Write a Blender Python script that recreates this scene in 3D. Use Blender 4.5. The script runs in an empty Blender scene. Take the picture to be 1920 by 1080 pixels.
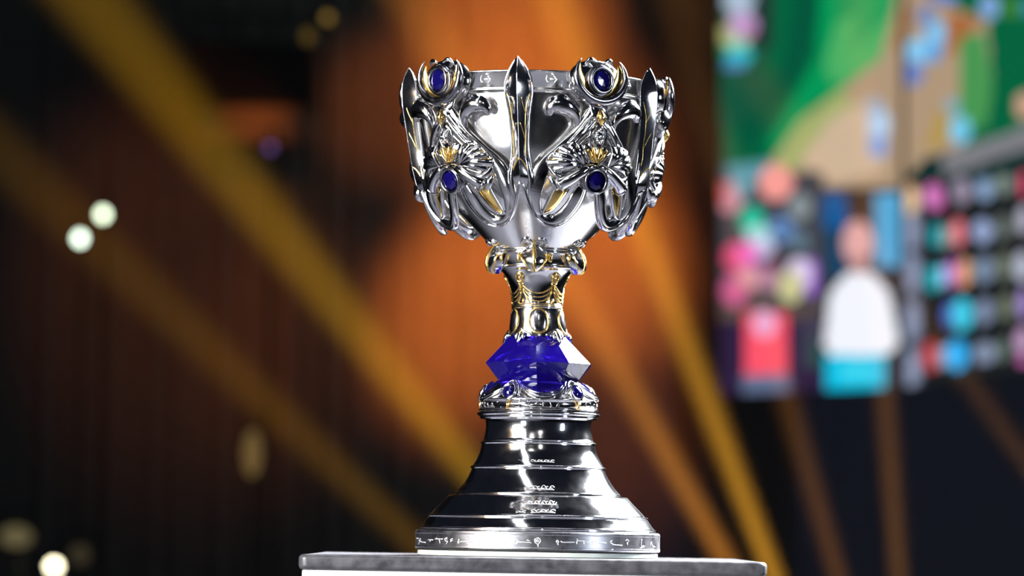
import bpy, math, random
import numpy as np
from mathutils import Vector, Matrix
random.seed(7)
rng = np.random.default_rng(7)
sc = bpy.context.scene
C = sc.collection

# ------------------------------------------------------------------ frame of reference
U = 0.00075                 # metres per photo pixel at the trophy
DPX = 6667.0                # camera distance to the trophy axis in those pixels (5 m)
DIST = DPX * U
Z_EYE = 1.142
ROLL = math.radians(1.0)
CR, SR = math.cos(ROLL), math.sin(ROLL)

# ------------------------------------------------------------------ camera
cam = bpy.data.cameras.new('camera')
cam.sensor_width = 36.0
cam.lens = 36.0 * DPX / 1920.0
cam.shift_y = 460.0 / 1920.0
cam.clip_end = 300
cam.dof.use_dof = True
cam.dof.focus_distance = DIST - 0.13
cam.dof.aperture_fstop = 3.6
cam.dof.aperture_blades = 0
camo = bpy.data.objects.new('camera', cam)
C.objects.link(camo)
# level camera, pushed off level by a one degree roll
camo.matrix_world = (Matrix.Translation((0, -DIST, Z_EYE)) @ Matrix.Rotation(math.pi / 2, 4, 'X')
                     @ Matrix.Rotation(ROLL, 4, 'Z'))
# the lens shift is applied before the roll, so the shift axis leans with the picture
cam.shift_x = 0.0
sc.camera = camo

# ------------------------------------------------------------------ world and exposure
w = bpy.data.worlds.new('world'); sc.world = w
w.use_nodes = True
w.node_tree.nodes['Background'].inputs[0].default_value = (0.5, 0.6, 1.0, 1)
w.node_tree.nodes['Background'].inputs[1].default_value = 0.012
sc.view_settings.view_transform = 'Standard'
sc.view_settings.look = 'None'
sc.view_settings.exposure = 0.0
sc.view_settings.gamma = 1.0
sc.view_settings.use_curve_mapping = False
sc.cycles.use_denoising = True
sc.cycles.volume_bounces = 0
sc.cycles.max_bounces = 8
sc.cycles.glossy_bounces = 4
sc.cycles.transmission_bounces = 6
sc.cycles.caustics_reflective = False
sc.cycles.caustics_refractive = False
sc.cycles.sample_clamp_indirect = 6.0
sc.cycles.use_light_tree = True


def unroll(x, y):
    dx, dy = x - 960.0, y - 1000.0
    return dx * CR + dy * SR, dx * SR - dy * CR


def bg(x, y, dist):
    """A point of the hall seen at photo pixel (x, y), DIST metres from the camera."""
    X, Z = unroll(x, y)
    return Vector((X * dist / DPX, dist - DIST, Z_EYE + Z * dist / DPX))


def look(o, target):
    d = Vector(target) - o.location
    o.rotation_euler = d.to_track_quat('-Z', 'Y').to_euler()


def area(name, loc, target, sx, sy, power, col, spread=180):
    l = bpy.data.lights.new(name, 'AREA'); l.shape = 'RECTANGLE'
    l.size, l.size_y, l.energy, l.color = sx, sy, power, col
    l.spread = math.radians(spread)
    o = bpy.data.objects.new(name, l); C.objects.link(o)
    o.location = loc; look(o, target); return o


def spot(name, loc, target, power, col, cone, blend=0.7, r=0.05):
    l = bpy.data.lights.new(name, 'SPOT'); l.energy, l.color = power, col
    l.spot_size = math.radians(cone); l.spot_blend = blend; l.shadow_soft_size = r
    o = bpy.data.objects.new(name, l); C.objects.link(o)
    o.location = loc; look(o, target); return o


TX = 0.034
TGT = (TX, 0, Z_EYE + 0.35)
# stage lamps on the trophy: a big front-left bank, a hard back-right head, small front heads
area('front_left_bank', (-3.1, -2.9, 2.35), TGT, 1.3, 1.6, 85, (1.0, 0.98, 0.96), 70)
area('front_left_low', (-2.3, -3.6, 1.0), TGT, 0.5, 0.9, 8, (0.9, 0.95, 1.0), 70)
area('back_right_bank', (2.9, 2.95, 4.1), (TX, 0, Z_EYE + .15), 4.0, 4.4, 1200, (0.93, 0.95, 1.0), 40)
area('overhead_strip', (-1.15, -1.85, Z_EYE + 2.45), TGT, 0.4, 4.0, 6, (0.92, 0.95, 1.0), 90)
area('front_right_bank', (3.6, -2.6, 1.9), TGT, 0.4, 1.2, 8, (0.8, 0.88, 1.0), 70)
spot('front_head_a', (-0.9, -3.4, 3.4), TGT, 70, (1, 0.97, 0.92), 22, 0.5, 0.06)
spot('front_head_b', (0.35, -4.2, 3.2), TGT, 35, (1, 0.98, 0.95), 22, 0.5, 0.05)
spot('amber_head', (-2.6, -1.7, 2.3), TGT, 90, (1.0, 0.5, 0.12), 22, 0.5, 0.06)

# amber beams: heads standing in the pit at the right, fanning upwards to the left
PIT = 27.0
beams = [  # (source px, source py, aim px, aim py, watts, cone, colour)
    (1500, 1645, 380, 258, 0.33e6, 4.9, (1.0, 0.50, 0.012)),
    (1506, 1700, 340, 605, 0.12e6, 4.2, (1.0, 0.46, 0.015)),
    (1595, 1463, 1210, 445, 0.5e6, 4.3, (1.0, 0.45, 0.03)),
    (1600, 1480, 1110, 600, 0.34e6, 4.8, (1.0, 0.36, 0.04)),
    (1690, 1500, 1480, 760, 0.10e6, 4.2, (1.0, 0.38, 0.06)),
    (1715, 1480, 1658, 720, 0.15e6, 3.6, (1.0, 0.40, 0.06)),
    (2230, 1300, 1800, 690, 0.06e6, 4.2, (1.0, 0.40, 0.07)),
]
for i, (sx, sy, ax, ay, pw, cone, col) in enumerate(beams):
    spot('pit_beam_head', bg(sx, sy, PIT + 0.4 * i), bg(ax, ay, PIT + 3), pw, col, cone, 1.0, 0.06)

# amber wash on the back wall
WALL = 48.0
wash = [  # aim px, py, watts, cone
    (870, 590, 15000, 7.0), (1150, 500, 12500, 6.2), (960, 40, 9000, 9.0), (1020, 300, 6000, 11.0),
    (720, 200, 1900, 6.0), (330, 520, 750, 13.0), (560, 640, 700, 8.0), (1130, 780, 2500, 7.0),
]
for i, (ax, ay, pw, cone) in enumerate(wash):
    t = bg(ax, ay, WALL)
    spot('wall_wash_head', (t.x + (-1.5 if i % 2 else 1.5), t.y - 11, 13.0), t, pw, (1.0, 0.225, 0.028), cone * 1.75, 1.0, 0.3)
t = bg(485, 226, WALL - 1)
spot('ledge_head', (t.x + 1.5, t.y - 7, 1.0), t, 1500, (1.0, 0.25, 0.03), 7.5, 1.0, 0.2)
spot('added_blue_fill', (9, 24, 12), bg(1650, 950, WALL), 700, (0.25, 0.4, 1.0), 30, 1.0, 0.3)  # added lamp standing in for the screen's bluish spill on the wall

# ------------------------------------------------------------------ materials
def mat(name, color, rough=0.4, metal=0.0, **kw):
    m = bpy.data.materials.new(name); m.use_nodes = True
    b = m.node_tree.nodes['Principled BSDF']
    b.inputs['Base Color'].default_value = (*color, 1)
    b.inputs['Roughness'].default_value = rough
    b.inputs['Metallic'].default_value = metal
    for k, v in kw.items():
        b.inputs[k.replace('_', ' ')].default_value = v
    return m


def noise_rough(m, scale, lo, hi, bump=0.0, stretch=(1, 1, 1), coltint=None):
    nt = m.node_tree; b = nt.nodes['Principled BSDF']
    tc = nt.nodes.new('ShaderNodeTexCoord'); mp = nt.nodes.new('ShaderNodeMapping')
    mp.inputs['Scale'].default_value = stretch
    n = nt.nodes.new('ShaderNodeTexNoise'); n.inputs['Scale'].default_value = scale; n.inputs['Detail'].default_value = 6
    nt.links.new(tc.outputs['Object'], mp.inputs[0]); nt.links.new(mp.outputs[0], n.inputs['Vector'])
    r = nt.nodes.new('ShaderNodeMapRange'); r.inputs['To Min'].default_value = lo; r.inputs['To Max'].default_value = hi
    r.inputs['From Min'].default_value = 0.3; r.inputs['From Max'].default_value = 0.7
    nt.links.new(n.outputs[0], r.inputs[0]); nt.links.new(r.outputs[0], b.inputs['Roughness'])
    if bump:
        bp = nt.nodes.new('ShaderNodeBump'); bp.inputs['Strength'].default_value = bump; bp.inputs['Distance'].default_value = 0.001
        nt.links.new(n.outputs[0], bp.inputs['Height']); nt.links.new(bp.outputs[0], b.inputs['Normal'])
    if coltint:
        cr = nt.nodes.new('ShaderNodeMix'); cr.data_type = 'RGBA'
        cr.inputs[6].default_value = (*coltint[0], 1); cr.inputs[7].default_value = (*coltint[1], 1)
        nt.links.new(r.outputs[0], cr.inputs[0])
        r2 = nt.nodes.new('ShaderNodeMapRange'); r2.inputs['From Min'].default_value = 0.3; r2.inputs['From Max'].default_value = 0.7
        nt.links.new(n.outputs[0], r2.inputs[0]); nt.links.new(r2.outputs[0], cr.inputs[0])
        nt.links.new(cr.outputs[2], b.inputs['Base Color'])
    return m


M = {}
M['chrome'] = noise_rough(mat('polished_silver', (0.90, 0.90, 0.92), 0.08, 1.0), 45, 0.07, 0.12)
M['silver'] = noise_rough(mat('satin_silver', (0.80, 0.795, 0.79), 0.25, 1.0), 25, 0.15, 0.21)
M['satin'] = noise_rough(mat('brushed_band', (0.36, 0.36, 0.385), 0.2, 1.0), 60, 0.24, 0.34)
M['relief'] = noise_rough(mat('cast_silver', (0.74, 0.735, 0.745), 0.16, 1.0), 90, 0.07, 0.15, 0.03)
M['dark_silver'] = noise_rough(mat('oxidised_silver', (0.30, 0.30, 0.33), 0.16, 1.0), 90, 0.12, 0.24)
M['gold'] = noise_rough(mat('gilding', (1.0, 0.70, 0.24), 0.2, 1.0), 90, 0.14, 0.28)
M['gem'] = mat('blue_gem', (0.003, 0.002, 0.05), 0.04, 0.0, IOR=1.7)
M['crystal'] = mat('blue_crystal', (0.03, 0.010, 0.62), 0.02, 0.0, IOR=1.5, Transmission_Weight=0.85)
M['frost'] = mat('frosted_engraving', (0.92, 0.93, 0.95), 0.35, 0.6)
M['acrylic'] = mat('pale_acrylic', (0.84, 0.93, 0.87), 0.2, 0.0, Transmission_Weight=0.35)
M['slab'] = noise_rough(mat('grey_slab', (0.2, 0.2, 0.22), 0.35, 0.0), 55, 0.28, 0.5, 0.15, (1, 1, 1), ((0.03, 0.03, 0.036), (0.075, 0.075, 0.085)))
M['white'] = noise_rough(mat('white_panel', (0.52, 0.52, 0.55), 0.5), 30, 0.4, 0.6)
M['floor'] = noise_rough(mat('black_stage_floor', (0.03, 0.03, 0.035), 0.4), 3, 0.3, 0.5)
M['drape'] = noise_rough(mat('dark_drape', (0.35, 0.33, 0.32), 0.9), 8, 0.8, 0.95, 0, (1, 1, 1), ((0.3, 0.285, 0.27), (0.42, 0.4, 0.38)))
M['black'] = noise_rough(mat('black_metal', (0.015, 0.015, 0.017), 0.5, 0.3), 5, 0.4, 0.6)
M['fascia'] = noise_rough(mat('painted_fascia', (0.5, 0.4, 0.33), 0.7), 4, 0.6, 0.8)


def emis(name, col, s):
    m = bpy.data.materials.new(name); m.use_nodes = True
    nt = m.node_tree; nt.nodes.clear()
    e = nt.nodes.new('ShaderNodeEmission'); o = nt.nodes.new('ShaderNodeOutputMaterial')
    e.inputs[0].default_value = (*col, 1); e.inputs[1].default_value = s
    nt.links.new(e.outputs[0], o.inputs[0]); return m


# ------------------------------------------------------------------ object helpers
def link(o, parent=None):
    C.objects.link(o)
    if parent is not None: o.parent = parent
    return o


def tag(o, label=None, cat=None, group=None, kind=None):
    for k, v in (('label', label), ('category', cat), ('group', group), ('kind', kind)):
        if v: o[k] = v
    return o


def empty(name, loc=(0, 0, 0)):
    o = bpy.data.objects.new(name, None); o.location = loc; o.empty_display_size = 0.05
    C.objects.link(o); return o


class Geo:
    """Collects pieces as vertices and faces; every piece keeps its own smoothing."""
    def __init__(s): s.v = []; s.f = []; s.sm = []
    def add(s, v, f, smooth=True):
        o = len(s.v); s.v.extend(map(tuple, v))
        for q in f: s.f.append(tuple(i + o for i in q)); s.sm.append(smooth)
        return s
    def join(s, g):
        o = len(s.v); s.v.extend(g.v); s.f.extend(tuple(i + o for i in q) for q in g.f); s.sm.extend(g.sm); return s


def build(name, g, material, parent=None, xf=None):
    v = np.array(g.v, float)
    if xf is not None: v = xf(v)
    me = bpy.data.meshes.new(name)
    me.from_pydata(v.tolist(), [], g.f)
    me.polygons.foreach_set('use_smooth', np.array(g.sm, bool))
    me.materials.append(material); me.update()
    return link(bpy.data.objects.new(name, me), parent)


def box(x0, x1, y0, y1, z0, z1, bev=0.0):
    v = [(x0, y0, z0), (x1, y0, z0), (x1, y1, z0), (x0, y1, z0), (x0, y0, z1), (x1, y0, z1), (x1, y1, z1), (x0, y1, z1)]
    f = [(0, 3, 2, 1), (4, 5, 6, 7), (0, 1, 5, 4), (1, 2, 6, 5), (2, 3, 7, 6), (3, 0, 4, 7)]
    return Geo().add(v, f, False)


def rounded_slab(cx, cy, hx, hy, z0, z1, rc, re, n=8):
    """A slab with rounded corners and rolled edges."""
    prof = []
    for k in range(n + 1):
        a = -math.pi / 2 + math.pi / 2 * k / n
        prof.append((re * (1 - math.cos(a)), z0 + re + re * math.sin(a)))
    for k in range(n + 1):
        a = math.pi / 2 * k / n
        prof.append((re * (1 - math.cos(a)), z1 - re + re * math.sin(a)))
    ring = []
    for qx, qy, a0 in ((1, 1, 0), (-1, 1, 90), (-1, -1, 180), (1, -1, 270)):
        for k in range(n + 1):
            a = math.radians(a0 + 90 * k / n); ring.append((qx * (hx - rc), qy * (hy - rc), math.cos(a), math.sin(a)))
    m = len(ring); v = []; f = []
    for ins, z in prof:
        r = max(rc - ins, 0.0005)
        for bx, by, c, s_ in ring: v.append((cx + bx + r * c, cy + by + r * s_, z))
    for i in range(len(prof) - 1):
        for j in range(m): f.append((i * m + j, i * m + (j + 1) % m, (i + 1) * m + (j + 1) % m, (i + 1) * m + j))
    g = Geo().add(v, f, True)
    g.f.append(tuple(range(m - 1, -1, -1))); g.sm.append(False)
    g.f.append(tuple((len(prof) - 1) * m + j for j in range(m))); g.sm.append(False)
    return g


def lathe(prof, seg=128, phase=0.0, smooth=True, sharp=()):
    """prof: (R, Z). Indices in SHARP split the surface there."""
    g = Geo(); runs = []; cur = [prof[0]]
    for i in range(1, len(prof)):
        cur.append(prof[i])
        if i in sharp: runs.append(cur); cur = [prof[i]]
    runs.append(cur)
    for run in runs:
        if len(run) < 2: continue
        v = []; f = []
        for R, Z in run:
            for j in range(seg):
                a = phase + 2 * math.pi * j / seg; v.append((R * math.sin(a), -R * math.cos(a), Z))
        for i in range(len(run) - 1):
            for j in range(seg):
                k = (j + 1) % seg; f.append((i * seg + j, (i + 1) * seg + j, (i + 1) * seg + k, i * seg + k))
        g.add(v, f, smooth)
    return g


def smooth_path(P, n):
    """Catmull-Rom through the rows of P (any width), n samples per span."""
    P = np.array(P, float); out = []
    Q = np.vstack([2 * P[0] - P[1], P, 2 * P[-1] - P[-2]])
    for i in range(1, len(Q) - 2):
        for k in range(n):
            t = k / n
            out.append(0.5 * ((2 * Q[i]) + (-Q[i - 1] + Q[i + 1]) * t + (2 * Q[i - 1] - 5 * Q[i] + 4 * Q[i + 1] - Q[i + 2]) * t * t
                              + (-Q[i - 1] + 3 * Q[i] - 3 * Q[i + 1] + Q[i + 2]) * t ** 3))
    out.append(P[-1]); return np.array(out)


def tube(P, w, t=None, seg=10, closed=False, up=None, n=5):
    """Sweep an ellipse (half width w in the surface, half height t away from it) along points P.
    up(p) gives the outward direction; default radial from the trophy axis."""
    P = np.array(P, float); m0 = len(P)
    w = np.full(m0, w, float) if np.isscalar(w) else np.array(w, float)
    t = w.copy() if t is None else (np.full(m0, t, float) if np.isscalar(t) else np.array(t, float))
    A = np.column_stack([P, w, t])
    if n > 1 and m0 > 2 and not closed: A = smooth_path(A, n)
    P, w, t = A[:, :3], np.maximum(A[:, 3], .15), np.maximum(A[:, 4], .15)
    m = len(P); v = []; f = []
    for i in range(m):
        if closed: T = P[(i + 1) % m] - P[i - 1]
        else: T = P[min(i + 1, m - 1)] - P[max(i - 1, 0)]
        T = T / (np.linalg.norm(T) + 1e-9)
        Nn = np.array([P[i][0], P[i][1], 0.0]) if up is None else np.array(up(P[i]), float)
        Nn = Nn - T * Nn.dot(T); nl = np.linalg.norm(Nn)
        Nn = Nn / nl if nl > 1e-6 else np.array([0, 0, 1.0])
        S_ = np.cross(T, Nn)
        for j in range(seg):
            a = 2 * math.pi * j / seg
            v.append(P[i] + S_ * w[i] * math.cos(a) + Nn * t[i] * math.sin(a))
    for i in range(m if closed else m - 1):
        for j in range(seg):
            k = (j + 1) % seg; i2 = (i + 1) % m
            f.append((i * seg + j, i * seg + k, i2 * seg + k, i2 * seg + j))
    g = Geo().add(v, f, True)
    if not closed:
        g.f.append(tuple(range(seg - 1, -1, -1))); g.sm.append(True)
        g.f.append(tuple((m - 1) * seg + j for j in range(seg))); g.sm.append(True)
    return g


def ball(c, ax, ay, az, nu=14, nv=9):
    """Ellipsoid; ax, ay, az are axis vectors."""
    c, ax, ay, az = (np.array(q, float) for q in (c, ax, ay, az))
    v = [c + az]; f = []
    for i in range(1, nv):
        th = math.pi * i / nv
        for j in range(nu):
            a = 2 * math.pi * j / nu
            v.append(c + az * math.cos(th) + (ax * math.cos(a) + ay * math.sin(a)) * math.sin(th))
    v.append(c - az)
    for j in range(nu): f.append((0, 1 + j, 1 + (j + 1) % nu))
    for i in range(nv - 2):
        for j in range(nu):
            k = (j + 1) % nu; o = 1 + i * nu
            f.append((o + j, o + nu + j, o + nu + k, o + k))
    o = 1 + (nv - 2) * nu
    for j in range(nu): f.append((o + j, len(v) - 1, o + (j + 1) % nu))
    return Geo().add(v, f, True)


def fuse(g, voxel=1.2, smooth=3):
    """Melt overlapping pieces into one cast surface."""
    me = bpy.data.meshes.new('cast'); me.from_pydata([tuple(p) for p in g.v], [], g.f); me.update()
    o = bpy.data.objects.new('cast', me); C.objects.link(o)
    r = o.modifiers.new('remesh', 'REMESH'); r.mode = 'VOXEL'; r.voxel_size = voxel
    s = o.modifiers.new('smooth', 'SMOOTH'); s.factor = 0.5; s.iterations = smooth
    dg = bpy.context.evaluated_depsgraph_get()
    e = o.evaluated_get(dg); em = e.to_mesh()
    nv = len(em.vertices); v = np.empty(nv * 3); em.vertices.foreach_get('co', v)
    f = [tuple(p.vertices) for p in em.polygons]
    e.to_mesh_clear(); bpy.data.objects.remove(o); bpy.data.meshes.remove(me)
    out = Geo(); out.v = [tuple(p) for p in v.reshape(-1, 3)]; out.f = f; out.sm = [True] * len(f)
    return out


# ------------------------------------------------------------------ setting
FLOOR_Z = 0.0
build('floor', box(-12, 12, -9, 5.5, FLOOR_Z - 3.2, FLOOR_Z), M['floor'])          # the stage
tag(bpy.data.objects['floor'], kind='structure')
PIT_Z = -3.2
build('floor_pit', box(-40, 40, -16, 60, PIT_Z - 0.3, PIT_Z), M['floor'])
tag(bpy.data.objects['floor_pit'], kind='structure')


def drape_wall():
    """Back wall hung with folded drape, standing WALL metres from the camera."""
    g = Geo(); v = []; f = []
    xs = np.linspace(-32, 32, 2400); Y = WALL - DIST
    for z in (PIT_Z, 22):
        for x in xs: v.append((x, Y + 0.03 * math.sin(x * 21) + 0.015 * math.sin(x * 13.3 + 1), z))
    n = len(xs)
    for i in range(n - 1): f.append((i, i + 1, n + i + 1, n + i))
    o = len(v)
    for z in (PIT_Z, 22):
        for x in (-32, 32): v.append((x, Y + 0.6, z))
    f += [(o, o + 2, o + 3, o + 1)]
    return g.add(v, f, True)


tag(build('wall_back', drape_wall(), M['drape']), kind='structure')

# haze that fills the hall behind the stage front
hz = bpy.data.materials.new('hall_haze'); hz.use_nodes = True
nt = hz.node_tree; nt.nodes.clear()
vs = nt.nodes.new('ShaderNodeVolumeScatter'); mo = nt.nodes.new('ShaderNodeOutputMaterial')
vs.inputs['Color'].default_value = (1, 1, 1, 1); vs.inputs['Density'].default_value = 0.008
nt.links.new(vs.outputs[0], mo.inputs['Volume'])
ho = build('haze', box(-18, 18, 6, 30.5, PIT_Z + .02, 16), hz)
tag(ho, 'thin stage haze filling the dark hall and showing the amber beams', 'haze', kind='stuff')

# ------------------------------------------------------------------ trophy frame
def interp(tab):
    k = np.array(sorted(tab), float)
    return lambda z: np.interp(z, k[:, 0], k[:, 1])


AX = interp([(-60, 48.8), (0, 48), (300, 45), (520, 36.5), (870, 25.5), (920, 24.5)])


def bake(phi=0.0):
    """Turn about the trophy axis, lean with it, scale to metres."""
    c, s_ = math.cos(phi), math.sin(phi)
    def xf(v):
        x = v[:, 0] * c - v[:, 1] * s_; y = v[:, 0] * s_ + v[:, 1] * c
        return np.column_stack([(x + AX(v[:, 2])) * U, y * U, v[:, 2] * U + Z_EYE])
    return xf


def Y2Z(y): return 1000.0 - y          # silhouette rows
BOWL = interp([(Y2Z(y), r) for y, r in ((155, 228), (190, 226), (196, 221), (250, 214), (300, 205), (340, 191),
                                         (370, 171), (400, 146), (428, 118), (459, 87), (468, 78), (480, 72))])
ENV = interp([(Y2Z(y), r) for y, r in ((120, 243), (160, 240), (250, 231), (300, 224), (340, 215), (380, 202), (410, 188), (445, 168), (480, 140))])
FIN0 = math.radians(-7.5)
SEC0 = math.radians(28.5)


def S(x, y, h, ref=SEC0, env=ENV):
    """Photo pixel -> point on the shell h px outside ENV, in a frame turned to REF."""
    Xp, Zp = unroll(x, y); d = 200.0
    for _ in range(12):
        k = 1 - d / DPX; Z = Zp * k; R = float(env(Z)) + h
        th = math.asin(max(-1, min(1, (Xp * k - float(AX(Z))) / R))); d = R * math.cos(th)
    th -= ref
    return np.array([R * math.sin(th), -R * math.cos(th), Z])


def mirror(g):
    m = Geo(); m.v = [(-x, y, z) for x, y, z in g.v]; m.f = [tuple(reversed(q)) for q in g.f]; m.sm = list(g.sm); return m


def both(g): return Geo().join(g).join(mirror(g))


def plane_at(x, y, h, tilt=0.0, ref=SEC0, centre=True):
    """Frame on a flat face that looks outward: returns P(s, t, n)."""
    p = S(x, y, h, ref)
    if centre: p = np.array([0.0, -math.hypot(p[0], p[1]), p[2]])
    r = np.array([p[0], p[1], 0]) / math.hypot(p[0], p[1])
    es = np.array([-r[1], r[0], 0.0])
    en = r * math.cos(tilt) + np.array([0, 0, math.sin(tilt)])
    et = np.cross(en, es); et = et if et[2] > 0 else -et
    return lambda s, t, n: p + es * s + et * t + en * n, en


def ring_on(P, en, rs, rt, w, t, n0, seg=40, cs=0, ct=0):
    pts = [P(cs + rs * math.cos(2 * math.pi * k / seg), ct + rt * math.sin(2 * math.pi * k / seg), n0) for k in range(seg)]
    return tube(pts, w, t, 10, True, lambda p: en)


def disc_on(P, rings, seg=40, cs=0, ct=0, smooth=True):
    """rings: (rs, rt, n) from the outside in; closed with a point."""
    v = []; f = []
    for rs, rt, n in rings[:-1]:
        for k in range(seg):
            a = 2 * math.pi * k / seg; v.append(P(cs + rs * math.cos(a), ct + rt * math.sin(a), n))
    v.append(P(cs, ct, rings[-1][2]))
    for i in range(len(rings) - 2):
        for k in range(seg):
            q = (k + 1) % seg; f.append((i * seg + k, i * seg + q, (i + 1) * seg + q, (i + 1) * seg + k))
    o = (len(rings) - 2) * seg
    for k in range(seg): f.append((o + k, o + (k + 1) % seg, len(v) - 1))
    return Geo().add(v, f, smooth)


trophy = empty('trophy', (TX, 0, Z_EYE - 43 * U))
tag(trophy, 'tall ornate silver trophy cup with a blue crystal in its stem, on the grey-topped pedestal', 'trophy')


def part(name, g, m, parent=None, phi=0.0, label=None):
    o = build(name, g, M[m], None, bake(phi))
    # keep the world place of the mesh while hanging it on its thing or part
    o.parent = parent or trophy
    if (parent or trophy) is trophy:
        o.matrix_parent_inverse = Matrix.Translation(-Vector(trophy.location))
    if label: o['label'] = label
    return o


def stuff_part(*a):
    part(*a)['kind'] = 'stuff'


# ---- stepped foot
def zf(y): return 1000.0 - y
def bead(R, y, r=2.6, n=6):
    return [(R + r * math.sin(math.pi * k / n), zf(y) + r * math.cos(math.pi * k / n)) for k in range(n + 1)]


def curve(pts, n=6):
    return [tuple(q) for q in smooth_path([(r, zf(y)) for r, y in pts], n)]


seat = bead(112, 777, 3.2) + bead(108, 783.5, 2.4)
prof1 = [(100, zf(770))] + seat + curve([(99.5, 787), (98.5, 795), (99, 808), (103, 826)])
prof1 += bead(106, 831, 2.4) + curve([(106, 834), (110, 850), (118, 866), (123, 874)]) + bead(124, 877, 2.8)
prof1 += curve([(124.5, 881), (131, 895), (141, 910), (152, 923)]) + bead(153, 926.5, 2.2)
o1 = part('foot_cone', lathe(prof1, 160), 'chrome')
prof2 = [(150, zf(928)), (164, zf(929.5))] + curve([(168, 931), (179, 943), (191, 955), (201, 966)]) + bead(204.5, 969, 2.4)
prof2 += curve([(206, 972), (212, 981), (218, 989)]) + bead(220, 992, 2.0) + [(223, zf(995))]
part('foot_shoulder', lathe(prof2, 160), 'chrome')
prof3 = [(215, zf(995)), (226, zf(996)), (229, zf(998)), (229.5, zf(1001)), (229, zf(1003)), (229, zf(1025)), (230, zf(1028)), (228, zf(1031.5)), (180, zf(1032))]
plinth = part('plinth_band', lathe(prof3, 160, 0, True, (2, 4, 5)), 'satin')


def on_drum(x, y, R):
    Xp, Zp = unroll(x, y); d = R
    for _ in range(8):
        k = 1 - d / DPX; th = math.asin(max(-1, min(1, (Xp * k - float(AX(Zp * k))) / R))); d = R * math.cos(th)
    return np.array([R * math.sin(th), -R * math.cos(th), Zp * k])


def marks(lines, R, r=0.9, fr=None):
    g = Geo()
    for ln in lines:
        pts = []
        for i in range(len(ln) - 1):
            n = max(1, int(math.dist(ln[i], ln[i + 1]) / 3))
            for k in range(n):
                t = k / n; pts.append((ln[i][0] + (ln[i + 1][0] - ln[i][0]) * t, ln[i][1] + (ln[i + 1][1] - ln[i][1]) * t))
        pts.append(ln[-1])
        Q = []
        for p in pts:
            rr = R(p[1]) if callable(R) else R
            Q.append(on_drum(p[0], p[1], rr + 0.1))
        g.join(tube(Q, r, 0.5, 6, False, None, 1))
    return g


def p1(L): return [[(770 + a / 8.0, 980 + b / 8.0) for a, b in ln] for ln in L]
def p2(L): return [[(1000 + a / 7.68, 980 + b / 7.68) for a, b in ln] for ln in L]


runes = p1([[(85, 235), (112, 235)], [(145, 235), (118, 330)], [(118, 260), (165, 290), (222, 297)], [(260, 258), (332, 258)], [(292, 258), (290, 290)],
            [(362, 243), (480, 246)], [(385, 225), (388, 243)], [(428, 250), (440, 315)], [(545, 225), (508, 245), (520, 275), (552, 280), (532, 325)], [(530, 240), (548, 250)],
            [(628, 240), (597, 255), (602, 275), (628, 270)], [(600, 275), (600, 295)], [(712, 245), (728, 262), (712, 278), (728, 300), (710, 312), (704, 280)],
            [(735, 285), (925, 285)], [(918, 265), (1050, 268)], [(1012, 275), (1026, 305), (1028, 335)], [(1040, 262), (1030, 300)],
            [(1175, 245), (1128, 250), (1135, 290), (1180, 318), (1255, 330), (1345, 330), (1345, 305), (1260, 312)],
            [(1378, 262), (1400, 240), (1432, 248), (1420, 280), (1398, 282)], [(1410, 285), (1418, 325)],
            [(1560, 270), (1590, 250), (1625, 280), (1590, 325), (1575, 290)], [(1600, 250), (1600, 320)], [(1625, 292), (1790, 296), (1815, 315)], [(1740, 260), (1790, 275)]])
runes += p2([[(60, 218), (20, 240), (25, 285), (68, 315), (105, 270), (95, 230), (60, 218)], [(50, 250), (75, 250), (75, 275), (48, 275), (50, 250)], [(68, 315), (72, 352)], [(30, 270), (62, 240)],
             [(345, 252), (332, 275), (352, 298), (368, 275), (345, 252)], [(352, 298), (360, 325)], [(395, 268), (420, 282), (600, 283)],
             [(635, 235), (640, 262), (720, 264), (790, 262)], [(628, 265), (628, 312)], [(730, 270), (738, 325)], [(790, 268), (795, 298)],
             [(820, 270), (850, 250), (855, 280), (875, 255), (905, 285), (1050, 295)], [(840, 285), (842, 312)],
             [(1110, 270), (1135, 262)], [(1112, 285), (1150, 318), (1280, 328)], [(1115, 395), (1150, 390)],
             [(1330, 265), (1350, 245), (1375, 262), (1352, 290)], [(1352, 290), (1358, 325)],
             [(1560, 240), (1552, 345), (1600, 340)], [(1525, 370), (1590, 350)], [(1680, 345), (1700, 285), (1715, 340), (1750, 350)], [(1695, 400), (1720, 400), (1712, 440)]])
stuff_part('engraved_marks', marks(runes, 229.2, 1.0), 'frost', plinth, 0, 'white engraved marks on the plinth band')


# small worn engravings on the cone
def RC(tab): return interp([(y, r) for r, y in tab])
cone_R = RC([(99.5, 787), (98.5, 795), (99, 808), (103, 826), (106, 834), (110, 850), (118, 866), (123, 874), (124.5, 881), (131, 895), (141, 910), (152, 923),
             (168, 931), (179, 943), (191, 955), (201, 966), (206, 972), (212, 981), (218, 989)])


def scroll(x0, x1, y0, hgt, n):
    """A band of little curls between x0 and x1."""
    L = []
    w_ = (x1 - x0) / n
    for i in range(n):
        cx = x0 + w_ * (i + .5); k = 1 if i % 2 else -1; rr = random.uniform(.7, 1.1)
        L.append([(cx + w_ * .55 * math.cos(a) * (1 - a / 9), y0 + k * hgt * .5 * rr * math.sin(a) * (1 - a / 9)) for a in np.linspace(0, 5.2, 9)])
    L.append([(x0 + (x1 - x0) * t, y0 + hgt * .5 - 1.5 * math.sin(math.pi * t)) for t in np.linspace(0, 1, 12)])
    return L


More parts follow.
